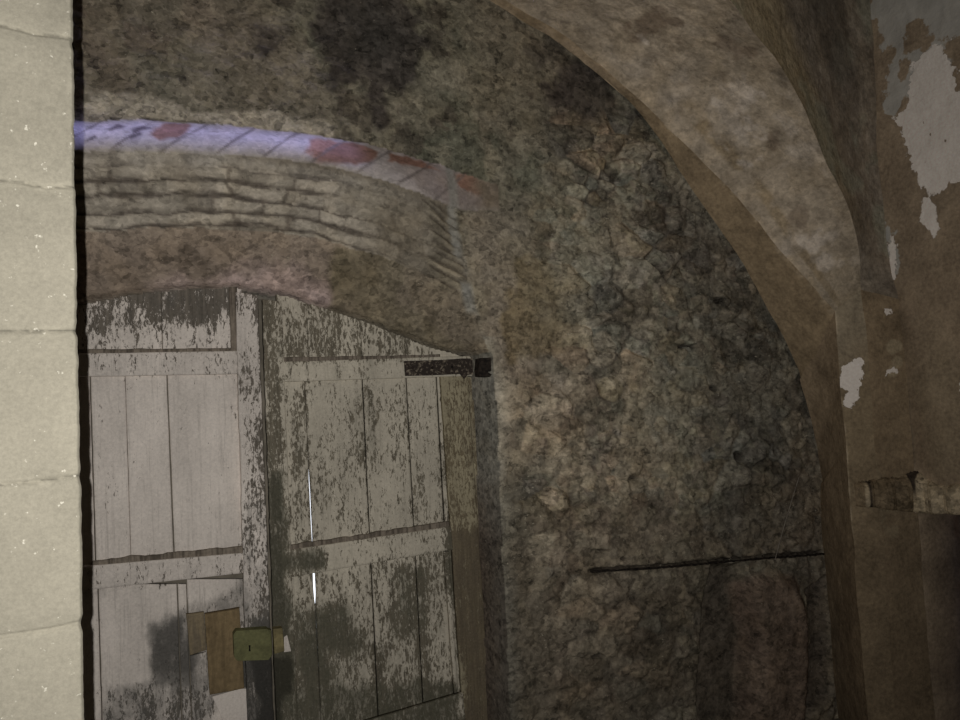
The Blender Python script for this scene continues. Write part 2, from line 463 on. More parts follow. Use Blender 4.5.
    # rubble stones
    t1 = (.50+.95*idd)*(1-smallmix)+(.52+.9*idg)*smallmix
    t1 = t1*(.72+.56*idk)
    warm = _h(np.floor(idd*977), np.zeros_like(x), np.zeros_like(x), 4)*(1-smallmix)+_h(np.floor(idg*977), np.zeros_like(x), np.zeros_like(x), 6)*smallmix
    tt = t1[:, None]*np.stack([1+.22*(warm-.5), 1+.03*np.sin(warm*37), 1-.24*(warm-.5)], 1)
    joint = (1-edge)
    Ts = alb(81, 74, 61, .70)*tt
    mort = sst(-.15, .35, n1+.6*n2)*sst(.75, .35, prom+.3*n4)
    Ts = over(Ts, mort*.55, alb(92, 85, 70, .72))                        # mortar smeared over the stones
    Ts = over(Ts, joint**1.5*sst(-.15, .2, -n1+.5*n2)*np.clip(.25+prom, 0, 1)*.9, alb(40, 35, 30, .70))    # raked joints, dirt and crevice shade put into one dark tone
    for cx, cy, a, b, c, m in ((638, 642, 26, 15, (56, 47, 36), .85), (575, 300, 20, 12, (92, 84, 70), .6), (602, 350, 16, 20, (98, 90, 75), .6), (560, 385, 22, 14, (98, 92, 80), .6),
                               (650, 330, 22, 12, (94, 86, 70), .55), (690, 380, 18, 14, (70, 66, 56), .6), (612, 388, 16, 14, (92, 84, 62), .55), (548, 640, 26, 12, (66, 60, 50), .6),
                               (606, 690, 14, 8, (84, 77, 66), .6), (590, 515, 12, 7, (104, 97, 82), .6), (560, 560, 8, 16, (86, 79, 66), .55), (740, 300, 22, 16, (58, 52, 45), .6),
                               (700, 260, 26, 16, (54, 48, 44), .6), (760, 350, 26, 14, (50, 46, 40), .6), (720, 400, 14, 9, (60, 52, 46), .6), (555, 672, 9, 7, (88, 80, 68), .6)):
        p = XZ([(cx, cy)])[0]
        q = np.hypot((x-p[0])/(a/250.), (z-p[1])/(b/280.))+.35*n2+.12*n4
        ms = m*sst(1.08, .92, q)
        Ts = over(Ts, ms, alb(*c, .70)*(1+.12*n4[:, None]))
        Ts = over(Ts, .55*sst(.16, .05, np.abs(q-1.05))*(z < p[1]+.01), alb(40, 35, 30, .7))  # dark rim only below each stone, crevice shade put into the colour
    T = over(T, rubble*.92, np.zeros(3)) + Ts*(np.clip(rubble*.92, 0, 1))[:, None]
    # pale lime smears over the rubble beside the door, darker zone towards the vault
    smear = XZ([(500, 375), (600, 350), (660, 390), (640, 470), (600, 640), (540, 660), (520, 560), (500, 470)])
    T = tint(T, .55*sst(.12, -.12, sdf(x, z, smear)+.16*n1)*sst(-.2, .3, n2), alb(100, 93, 77, .72))
    dark_zone = XZ([(640, 120), (700, 190), (760, 280), (830, 400), (840, 590), (700, 545), (760, 480), (700, 400), (690, 300), (640, 220)])
    T = tint(T, .55*sst(.12, -.15, sdf(x, z, dark_zone)+.14*n1), alb(54, 47, 41, .62))
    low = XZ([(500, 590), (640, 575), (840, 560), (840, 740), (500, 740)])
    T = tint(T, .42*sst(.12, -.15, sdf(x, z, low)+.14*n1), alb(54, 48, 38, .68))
    strip = XZ([(498, 470), (528, 470), (555, 740), (510, 740)])
    T = over(T, .75*sst(.05, -.04, sdf(x, z, strip)+.05*n1), alb(62, 57, 47, .85))
    red = np.stack([1+.10*n3, 1-.02*n3, 1-.06*n3], 1); T = T*red
    T = over(T, .92*sst(.045, -.03, dR+.05*n2+.02*n4), 1.30*alb(37, 32, 26, .55)*(1+.3*n4[:, None]))
    T = over(T, .85*sst(.03, -.03, dB+.04*n2), 1.5*alb(50, 40, 32, .55)*(1+.35*n2[:, None]))
    T = over(T, .9*sst(.01, -.02, dG), alb(33, 28, 25, .55))  # hollow and side gap coloured dark, with recess shade painted in
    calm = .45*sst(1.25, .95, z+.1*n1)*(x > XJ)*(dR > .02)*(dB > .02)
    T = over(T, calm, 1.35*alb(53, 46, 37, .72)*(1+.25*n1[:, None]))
    T = over(T, hol*.9, alb(24, 20, 17, .7))  # hollows and bar groove painted dark, their shade put into the colour
    T = over(T, hol2*.85, alb(26, 21, 17, .7))
    # ---- the arch: limewashed bricks on edge, rim of broken render above
    rimt = np.interp(x, *np.sort(XZ([(60, 98), (128, 98), (150, 107), (240, 111), (320, 126), (350, 138)]), 0).T[:1], XZ([(60, 98), (128, 98), (150, 107), (240, 111), (320, 126), (350, 138)])[:, 1])
    rim = sst(.014, -.008, z-rimt+.05*n2+.02*n4)*(z > zA)*sst(.75, .55, x)
    T = over(T, .92*rim, alb(116, 108, 94)*(1+.22*n4+.15*n2)[:, None])
    T = over(T, .8*sst(.010, .0, np.abs(z-zA-.006))*sst(.1, .4, n4), alb(44, 38, 33))
    band = (z <= zA) & on_arch & (x < 1.24)
    bx = x+.75*(zA-z)*(-1)                      # joints lean
    lean = x-1.05*(z-zB)
    bw = .158; lean = lean+.012*fbm(x*5, z*5, s=143, o=2); bid = np.floor(lean/bw); bf = lean/bw-bid
    rb = _h(bid, np.zeros_like(x), np.zeros_like(x), 71)
    white = alb(122, 115, 114)*(.93+.10*rb)[:, None]*(1+.08*n2)[:, None]
    redb = alb(100, 72, 60)*(.72+.55*rb)[:, None]*(1+.15*n4)[:, None]
    jag = .035*n2+.014*n4
    redm = np.zeros_like(x)
    for poly in ([(152, 137), (166, 124), (186, 123), (176, 136), (160, 142)], [(300, 158), (306, 133), (345, 140), (386, 150), (372, 164), (352, 172), (318, 168)],
                 [(378, 168), (390, 147), (440, 164), (450, 175), (420, 170), (400, 168)], [(445, 172), (470, 172), (520, 195), (505, 200), (470, 188)]):
        redm = np.maximum(redm, sst(.010, -.010, sdf(x, z, XZ(poly, YW-.03))+jag))
    Tb = white*(1-redm[:, None])+redb*redm[:, None]
    Tb = over(Tb, sst(.68, 1.0, x)*.6*(1-redm), alb(100, 86, 82)*(1+.2*n2[:, None]))
    Tb = over(Tb, .75*sst(.06, .02, np.minimum(bf, 1-bf)+.03*n4)*sst(-.5, .0, n2+.2), alb(74, 67, 66))
    drk = np.zeros_like(x)
    for poly in ([(104, 131), (118, 123), (127, 127), (112, 134)], [(131, 131), (142, 126), (150, 129), (134, 137)], [(128, 141), (140, 134), (142, 138), (132, 144)], [(88, 146), (96, 139), (97, 143)]):
        drk = np.maximum(drk, sst(.006, -.006, sdf(x, z, XZ(poly, YW-.03))+.3*jag))
    Tb = over(Tb, .92*drk*sst(-.45, -.1, n4), alb(58, 50, 54))
    Tb = over(Tb, sst(1.0, 1.22, x+.1*n2), alb(82, 72, 60, .85))
    Tb = over(Tb, .35*sst(.75, 1.0, s), alb(104, 97, 88))
    T = np.where(band[:, None], Tb, T)
    # ---- thin courses under the ledge
    cz = (z <= zB) & (z > zC) & inside
    row = np.floor(crs); rr = _h(row, np.zeros_like(x), np.zeros_like(x), 8)
    cxl = x/.19+rr*3+.25*n2; cid = np.floor(cxl); cf = cxl-cid; cr = _h(cid, row, np.zeros_like(x), 21)
    Tc = alb(108, 100, 88)*(.66+.58*cr)[:, None]*(1+.16*n2+.12*n4)[:, None]
    Tc = over(Tc, sst(.0, .35, n2+.4*n4)*.55, alb(119, 111, 98))
    lin_j = np.minimum(step, 1-step)+.09*n4+.05*n2
    vis = sst(-.25, .25, fbm(x*5, row*1.7, s=171, o=3)+.35*(sc_ > .3)-.1-.35*sst(.5, .8, x))
    Tc = over(Tc, .9*sst(.25, .08, lin_j)*vis, alb(56, 49, 43))
    Tc = over(Tc, .65*sst(.055, .02, np.minimum(cf, 1-cf)+.02*n4)*sst(-.2, .1, n1), alb(66, 58, 50))
    Tc = over(Tc, .6*sst(.30, .05, sc_+.1*n2), alb(106, 100, 92)*(1+.15*n4[:, None]))
    Tc = over(Tc, .7*sst(.12, .0, sc_)*sst(.15, .3, x), alb(84, 76, 64))
    Tc = over(Tc, sst(.55, .80, x)*.6, alb(84, 76, 62)*(1+.3*n4[:, None]))
    T = np.where(cz[:, None], Tc, T)
    # ---- tympanum: brown render, pink-limewashed lower edge
    ty = (z <= zC) & inside
    Tt = tone_field(len(x), alb(92, 80, 68))*(1+.16*n2+.18*n1)[:, None]
    Tt = over(Tt, .35*sst(.4, 0, st_), alb(110, 98, 84))
    pk = sst(.55, 1.0, st_+.22*n2+.14*n4+.30*sst(.30, .0, np.abs(x-.42))-.12)
    pk = pk*sst(-.15, .15, x)*(1-sst(.66, .74, x))
    Tt = over(Tt, .9*pk, alb(126, 108, 102)*(1+.25*n4[:, None]))
    pat = XZ([(336, 244), (400, 250), (405, 300), (470, 345), (470, 380), (400, 335), (352, 312), (337, 300)])
    Tt = over(Tt, .9*sst(.02, -.015, sdf(x, z, pat)+.03*n2), alb(82, 73, 55)*(1+.3*n2[:, None]))
    Tt = over(Tt, sst(.70, .80, x)*.7, alb(83, 75, 60)*(1+.3*n4[:, None]))
    T = np.where(ty[:, None], Tt, T)
    # courses and broken brick on the right of the head: short slanting bricks
    sl = XZ([(420, 206), (462, 216), (464, 292), (442, 290), (428, 255)])
    dsl = sdf(x, z, sl)
    q = (z+.50*x+.012*n2)/.036; qs = q-np.floor(q); qr = _h(np.floor(q), np.floor((x-.8)/.12), np.zeros_like(x), 5)
    Tq = alb(98, 90, 74)*(.62+.7*qr)[:, None]
    Tq = over(Tq, .85*sst(.26, .08, np.minimum(qs, 1-qs)), alb(46, 40, 33))
    msk = .72*sst(.01, -.03, dsl+.035*n2)
    T = T*(1-msk[:, None])+Tq*msk[:, None]
    y = y-msk*.016*sst(.1, .3, np.minimum(qs, 1-qs))
    # grey-blue limewash on the rounded corner, jamb's lower shade and lit upper part put into the tone
    corner = sst(.035, .010, np.abs(XJ-x-.012))*sst(H+.2, H+.35, z)*(z < zA)
    T = over(T, .75*corner*sst(-.5, .2, n2), alb(104, 103, 98))
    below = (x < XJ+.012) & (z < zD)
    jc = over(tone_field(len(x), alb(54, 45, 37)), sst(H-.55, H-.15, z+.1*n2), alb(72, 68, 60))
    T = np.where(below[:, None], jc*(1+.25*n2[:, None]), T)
    halo = sst(.09, .0, x-XJ)*(x > XJ)*(z < H+.25)
    T = tint(T, .5*halo, alb(82, 80, 72, .85))
    T = np.clip(T, .003, .85)
    fleck = np.where(band, -.6, .10*rubble+.12*n1-.05-.4*sst(.02, -.02, dR)-.3*hol)
    V = np.stack([x, y, z], 1)
    Fc = grid_faces(nu, nv)
    dead = open_ & (x < XJ-2.2*st) & (z < zD-2.2*st)
    Fc = Fc[~dead[Fc].all(1)]
    Fc = Fc[:, ::-1]
    used = np.unique(Fc); remap = -np.ones(len(x), int); remap[used] = np.arange(len(used))
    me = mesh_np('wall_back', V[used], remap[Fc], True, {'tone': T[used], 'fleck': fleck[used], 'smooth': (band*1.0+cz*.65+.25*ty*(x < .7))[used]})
    return link('wall_back', me, M_wall, kind='structure', label='rubble back wall with a low whitewashed brick arch over the old door', cat='wall')
wall_back = build_back_wall()

# ------------------------------------------------------------------ VAULT, PIER AND RIGHT WALL
XR = 3.0
def P3(pts):   # (px, py, Y)
    return np.array([atY(*p) for p in pts])
c_wall = P3([(380, -75, 2.58), (440, -32, 2.58), (490, 0, 2.575), (560, 45, 2.575), (620, 94, 2.575), (660, 140, 2.575), (700, 200, 2.575), (740, 260, 2.575), (775, 320, 2.575), (800, 380, 2.58), (814, 430, 2.58), (819, 475, 2.58)])
c_arris = P3([(372, -95, 2.45), (445, -42, 2.50), (495, -6, 2.53), (566, 38, 2.53), (624, 86, 2.53), (662, 122, 2.51), (700, 159, 2.48), (740, 201, 2.44), (773, 241, 2.40), (806, 279, 2.34), (835, 312, 2.30)])
pier_a = atY(835, 312, 2.30); pier_b = atY(862, 290, 2.235); pier_c = atX(900, 300, XR)
c_groin = P3([(560, -150, 1.70), (640, -85, 1.76), (705, -30, 1.82), (735, 8, 1.88), (756, 38, 1.93), (786, 76, 1.99), (809, 121, 2.04), (825, 160, 2.09), (840, 190, 2.13), (853, 222, 2.18), (860, 255, 2.215), (862, 290, 2.235)])
c_corner = np.array([atX(*p, XR) for p in [(858, -200), (862, -120), (866, -60), (870, 0), (874, 60), (877, 120), (879, 170), (884, 215), (890, 260), (900, 300)]])

def loft(A, B, nu, nv, sag=0.0, sagdir=(0, 0, 0), s=0, amp=.010):
    a = resample(A, nu); b = resample(B, nu)
    t = np.linspace(0, 1, nv)[None, :, None]
    V = a[:, None, :]*(1-t)+b[:, None, :]*t
    V = V+np.asarray(sagdir)[None, None, :]*(sag*4*t*(1-t))*sst(1, .62, np.linspace(0, 1, nu))[:, None, None]
    uu = np.repeat(np.linspace(0, 1, nu), nv); vv = np.tile(np.linspace(0, 1, nv), nu)
    V = V.reshape(-1, 3)
    fine = sst(0, .06, vv)*sst(1, .94, vv)*sst(0, .04, uu)*sst(1, .96, uu)
    V2 = wobble(V, amp, 4.5, s)
    V = V2+.004*fine[:, None]*np.stack([fbm(V[:, 0]*22, V[:, 1]*22, V[:, 2]*22, 4, s+7)]*3, 1)
    return V, grid_faces(nu, nv), uu, vv
def blob(V, px, py, Yd, r, jag=.5, s=0):
    c = atY(px, py, Yd); d = np.linalg.norm(V-c, axis=1)
    return sst(r*1.25, r*.75, d+jag*r*fbm(V[:, 0]*16, V[:, 1]*16, V[:, 2]*16, 4, s))
def nz(V, f, s, o=4): return fbm(V[:, 0]*f, V[:, 1]*f, V[:, 2]*f, o, s)

vault = empty('ceiling', tuple(atY(700, 60, 2.3)), kind='structure', label='rendered groin vault springing from the pier on the right', cat='vault')
# reveal under the arch (faces left and down)
V, Fq, uu, vv = loft(np.vstack([c_wall[:9], P3([(797, 366, 2.58), (806, 400, 2.58)])]), c_arris, 260, 40, s=200)
n1 = nz(V, 6, 1); n2 = nz(V, 22, 2)
T = tone_field(len(V), alb(78, 65, 46, .52))*(1+.25*n1+.2*n2)[:, None]
T = over(T, .8*sst(.55, .25, uu)*sst(-.2, .2, n1+.2), alb(96, 82, 64, .6))
T = over(T, .6*sst(.9, 1.0, vv)*sst(0, .4, n2), alb(104, 92, 74, .6))
link('arch_reveal', mesh_np('arch_reveal', V, Fq, True, {'tone': np.clip(T, .003, .8), 'grey': -1+0*uu, 'white': -1+0*uu}), M_right, vault)
# lit web of the vault
V, Fq, uu, vv = loft(c_arris, c_groin, 260, 170, .05, (.6, .4, .5), s=200)
n1 = nz(V, 4, 11); n2 = nz(V, 14, 12); n3 = nz(V, 9, 13, 3)
T = tone_field(len(V), alb(102, 91, 76, .66))*(1+.28*n1+.30*n2)[:, None]
T = over(T, .7*sst(.1, .4, n3)*sst(.3, .6, uu), alb(114, 104, 92, .66))
T = over(T, .65*sst(.10, .035, np.abs(vv-.22-.05*n1))*sst(.45, .6, uu)*sst(-.3, .2, n2), alb(84, 70, 47, .62))
T = over(T, .6*sst(.12, .0, vv)*sst(-.1, .3, n2), alb(112, 98, 78, .66))
for px, py, Yd, r, a in ((655, 16, 2.2, .10, .7), (735, 45, 2.05, .07, .6), (650, 52, 2.3, .05, .6), (778, 132, 2.2, .05, .6), (805, 215, 2.3, .05, .5)):
    T = over(T, a*blob(V, px, py, Yd, r, 1.3, px), alb(72, 60, 48, .62))
for px, py, Yd, r in ((645, 24, 2.3, .05), (750, 150, 2.25, .09), (745, 90, 2.2, .08), (815, 240, 2.3, .06), (826, 262, 2.3, .04)):
    T = over(T, .7*blob(V, px, py, Yd, r, 1.4, px+3), alb(124, 114, 103, .66))
T = over(T, .7*sst(.88, 1.0, uu), alb(84, 74, 58, .62))
link('vault_web', mesh_np('vault_web', V, Fq, True, {'tone': np.clip(T, .003, .8), 'fleck': -.02+.10*n1}), M_vault, vault)
# dark web behind the groin, its shade put into the tone
V, Fq, uu, vv = loft(c_groin, c_corner, 220, 130, .10, (.55, .60, .35), s=200)
n1 = nz(V, 4, 21); n2 = nz(V, 12, 22)
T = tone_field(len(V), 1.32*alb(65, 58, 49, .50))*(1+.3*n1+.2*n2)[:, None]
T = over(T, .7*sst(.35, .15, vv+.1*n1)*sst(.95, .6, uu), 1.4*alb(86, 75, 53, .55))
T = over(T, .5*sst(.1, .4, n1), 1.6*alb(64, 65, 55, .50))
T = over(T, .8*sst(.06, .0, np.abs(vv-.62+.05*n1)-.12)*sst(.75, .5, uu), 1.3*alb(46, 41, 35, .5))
link('vault_web', mesh_np('vault_web', V, Fq, True, {'tone': np.clip(T, .003, .8), 'fleck': -.15+.1*n1}), M_vault, vault)

# pier: left reveal against the wall, front face, face turning to the right wall
pier = empty('pillar', (pier_b[0], pier_b[1], 0), kind='structure', label='brown rendered pier carrying the vault, with a small white torn patch', cat='pillar')
def vstrip(a, b, zt_a, zt_b, nu, nv, s=200):
    t = np.linspace(0, 1, nv)[None, :, None]; u = np.linspace(0, 1, nu)[:, None, None]
    A = np.array([a[0], a[1], 0.]); B = np.array([b[0], b[1], 0.])
    base = A*(1-t)+B*t; base = np.repeat(base, nu, 0)
    top = zt_a*(1-t[..., 0])+zt_b*t[..., 0]
    base[..., 2] = u[..., 0]*top
    V = base.reshape(-1, 3)
    V = wobble(V, .010, 4.5, s)
    return V, grid_faces(nu, nv), np.repeat(np.linspace(0, 1, nu), nv), np.tile(np.linspace(0, 1, nv), nu)
w_pt = np.array([c_wall[-1][0]+.02, 2.62, 0])
def pier_tone(V, base, s):
    n1 = nz(V, 5, s); n2 = nz(V, 18, s+1)
    T = tone_field(len(V), base)*(1+.22*n1+.18*n2)[:, None]
    lowz = sst(H-.1, H-.9, V[:, 2])
    T = over(T, .65*lowz, alb(56, 46, 32, .5))*1.3
    return T, n1, n2
# left reveal: its top follows the springing of the arch
nv = 40; nu = 220
A = resample(np.vstack([[[w_pt[0], 2.60, 0]], [[w_pt[0], 2.60, 1.0]], [atY(822, 480, 2.60)], c_wall[9:11][::-1]*1.0]), nu)
B = resample(np.vstack([[[pier_a[0], pier_a[1], 0]], [[pier_a[0], pier_a[1], 1.0]], [[pier_a[0], pier_a[1], pier_a[2]-.25]], [pier_a]]), nu)
V, Fq, uu, vv = loft(A, B, nu, nv, s=200)
T, n1, n2 = pier_tone(V, alb(72, 60, 44, .575), 300)
link('reveal', mesh_np('reveal', V, Fq, True, {'tone': np.clip(T, .003, .8), 'grey': tone_field(len(V), [-1])[:, 0], 'white': -1+0*uu}), M_right, pier)
def patch_attr(P2, polys, sc):
    w = np.full(len(P2), -1.0)
    for p in polys: w = np.maximum(w, np.clip(-sdf(P2[:, 0], P2[:, 1], p)/sc, -1, 1))
    return w
V, Fq, uu, vv = vstrip(pier_a, pier_b, pier_a[2], pier_b[2], 260, 40)
T, n1, n2 = pier_tone(V, alb(70, 59, 42, .62), 310)
T = over(T, .7*sst(.80, .95, uu), alb(86, 77, 62, .55))
T = over(T, .6*sst(.08, .0, vv)*sst(-.1, .3, n2)*sst(.4, .6, uu), alb(112, 100, 80, .6))
pw = patch_attr(V[:, [0, 2]], [XZ([(848, 366), (859, 357), (860, 372), (859, 398), (856, 408), (850, 407), (852, 392), (847, 384)], 2.26)], .09)
link('front_face', mesh_np('front_face', V, Fq, True, {'tone': np.clip(T, .003, .8), 'grey': -1+0*uu, 'white': pw}), M_right, pier)
V, Fq, uu, vv = vstrip(pier_b, pier_c, pier_b[2], pier_c[2], 260, 70)
T, n1, n2 = pier_tone(V, alb(72, 60, 43, .60), 320)
for px, py, r in ((868, 362, .035), (870, 385, .03), (893, 346, .03), (898, 362, .028), (893, 372, .02), (868, 400, .02), (885, 395, .012)):
    T = over(T, .7*blob(V, px, py, 2.2, r, .9, px), alb(100, 89, 68, .6))
T = over(T, .5*blob(V, 880, 505, 2.2, .12, 1.2, 9), alb(84, 74, 55, .6))
pw = patch_attr(V[:, [0, 2]], [XZ([(892, 370), (899, 366), (900, 372), (893, 374)], 2.18), XZ([(891, 308), (895, 308), (895, 313), (891, 313)], 2.18), XZ([(863, 372), (869, 380), (866, 400), (862, 396)], 2.22)], .10)
link('side_face', mesh_np('side_face', V, Fq, True, {'tone': np.clip(T, .003, .8), 'grey': -1+0*uu, 'white': pw}), M_right, pier)

# right wall, plane X = XR, with the dark niche below the ledge
def build_right_wall():
    st = .011
    ys = np.arange(.2, 2.62, st); zs = np.arange(0, H+2.0, st)
    Y, Z = np.meshgrid(ys, zs, indexing='ij'); nu, nv = Y.shape
    y = Y.ravel(); z = Z.ravel()
    n1 = fbm(y*4, z*4, s=401, o=4); n2 = fbm(y*14, z*14, s=402, o=4)
    nic = YZ([(916, 512), (990, 514), (1400, 560), (1400, 1400), (945, 1000), (930, 730), (921, 600)], XR)
    dn = sdf(y, z, nic)+.008*n2
    x = XR+.22*sst(.012, -.012, dn)+.010*n1+.004*n2
    T = tone_field(len(y), 1.3*alb(78, 66, 51, .62))*(1+.16*n1+.14*n2)[:, None]
    darkp = YZ([(885, 285), (898, 300), (925, 380), (945, 430), (935, 470), (870, 470), (880, 330)], XR)
    T = over(T, .55*sst(.05, -.04, sdf(y, z, darkp)+.06*n1), alb(62, 51, 36, .6))
    T = over(T, .5*sst(.1, -.1, sdf(y, z, YZ([(930, 310), (970, 330), (970, 470), (940, 470), (915, 390)], XR))+.1*n1), alb(88, 77, 58, .62))
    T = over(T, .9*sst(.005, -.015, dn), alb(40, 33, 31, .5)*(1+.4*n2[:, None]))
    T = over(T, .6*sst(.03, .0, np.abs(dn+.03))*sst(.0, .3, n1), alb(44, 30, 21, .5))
    white = [YZ(p, XR) for p in (
        [(912, 62), (935, 45), (965, 40), (965, 180), (950, 182), (942, 190), (930, 196), (925, 190), (918, 178), (908, 152), (902, 130), (893, 118), (905, 108), (910, 90)],
        [(922, 198), (933, 196), (936, 210), (941, 230), (933, 236), (920, 222)],
        [(890, 235), (895, 240), (897, 275), (892, 280), (887, 260)],
        [(957, 382), (966, 380), (966, 394), (958, 392)])]
    grey = [YZ(p, XR) for p in (
        [(874, -60), (990, -60), (990, 45), (958, 52), (942, 70), (925, 62), (922, 85), (908, 98), (900, 110), (890, 112), (882, 98), (888, 80), (889, 50), (880, 40), (872, 15)],
        [(882, 220), (890, 225), (898, 270), (890, 275)])]
    cut = [YZ(p, XR) for p in ([(905, 25), (922, 15), (934, 22), (930, 45), (912, 58), (908, 80), (900, 80)], [(940, 40), (970, 30), (970, 80), (945, 62)], [(950, 70), (970, 70), (970, 90), (955, 90)])]
    P2 = np.stack([y, z], 1)
    w = patch_attr(P2, white, .12); g = patch_attr(P2, grey, .16); c = patch_attr(P2, cut, .12)
    w = np.minimum(w, -c+.05); g = np.minimum(g, -c+.05)
    fl = patch_attr(P2, [YZ([(925, 265), (970, 255), (970, 285), (930, 280)], XR)], .3)
    V = np.stack([x, y, z], 1)
    Fc = grid_faces(nu, nv)
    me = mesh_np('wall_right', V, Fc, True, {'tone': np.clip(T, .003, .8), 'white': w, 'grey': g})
    return link('wall_right', me, M_right, kind='structure', label='right wall of brown render with torn white limewash and a dark niche low down', cat='wall')
wall_right = build_right_wall()

# stone ledge round the pier
def build_ledge():
    def prof(px, ytop, ybot, out, plan):
        return px, ytop, ybot, out, plan
    stations = []
    a2 = np.array(pier_a[:2]); b2 = np.array(pier_b[:2]); c2 = np.array(pier_c[:2])
    tops = np.array([[853, 490], [857, 483], [870, 481], [885, 478], [900, 478], [910, 473], [920, 472], [930, 480], [945, 487], [960, 485], [990, 482]])
    bots = np.array([[853, 504], [857, 506], [872, 506], [880, 508], [900, 511], [930, 513], [960, 514], [990, 516]])
    pts = []
    for px in np.linspace(855, 1010, 90):
        ty = np.interp(px, tops[:, 0], tops[:, 1])+.8*math.sin(px*1.7)+.6*math.sin(px*.61); by = np.interp(px, bots[:, 0], bots[:, 1])
        v = ray(px, 495); best = None
        for p, q in ((a2, b2), (b2, c2), (c2, np.array([XR, .3]))):
            # intersection of the sight line with the plan of the pier
            d = q-p; den = v[0]*d[1]-v[1]*d[0]
            s = (p[0]*d[1]-p[1]*d[0])/den; t = (v[0]*p[1]-v[1]*p[0])/den*-1
            t = np.dot(np.array([v[0]*s, v[1]*s])-p, d)/np.dot(d, d)
            if -.001 <= t <= 1.001 and s > 0 and (best is None or s < best[0]): best = (s, d)
        if best is None: continue
        s, d = best; nrm = np.array([d[1], -d[0]]); nrm = nrm/np.linalg.norm(nrm)
        if nrm[0] > 0: nrm = -nrm
        zt = ray(px, ty)[2]*s+H; zb = ray(px, by)[2]*s+H
        pts.append((v[0]*s, v[1]*s, nrm, zt, zb, px))
    out = []; tone = []
    for x, y, n, zt, zb, px in pts:
        o = .035+.012*math.sin(px*.35)+.006*math.sin(px*1.3)
        ramp = min(1, (px-853)/6)
        hgt = zt-zb
        for back, zz in ((-.06, zt+.01), (o*.35, zt), (o*.8, zt-.14*hgt), (o, zt-.35*hgt), (o, zt-.75*hgt), (o*.92, zb+.01), (o*.7, zb), (-.06, zb-.005)):
            bb = back*ramp if back > 0 else back
            out.append((x+n[0]*bb, y+n[1]*bb, zz))
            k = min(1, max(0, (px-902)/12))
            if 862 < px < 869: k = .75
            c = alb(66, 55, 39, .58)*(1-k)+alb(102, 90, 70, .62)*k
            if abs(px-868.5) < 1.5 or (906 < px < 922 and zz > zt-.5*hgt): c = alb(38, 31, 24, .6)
            tone.append(c)
    V = np.array(out); V = wobble(V, .006, 12, 77)
    n = len(pts); Fc = grid_faces(n, 8)
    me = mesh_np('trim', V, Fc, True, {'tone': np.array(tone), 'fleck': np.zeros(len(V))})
    return link('trim_1', me, M_wall, kind='structure', label='broken stone ledge running from the pier along the right wall above the niche', cat='ledge')
build_ledge()

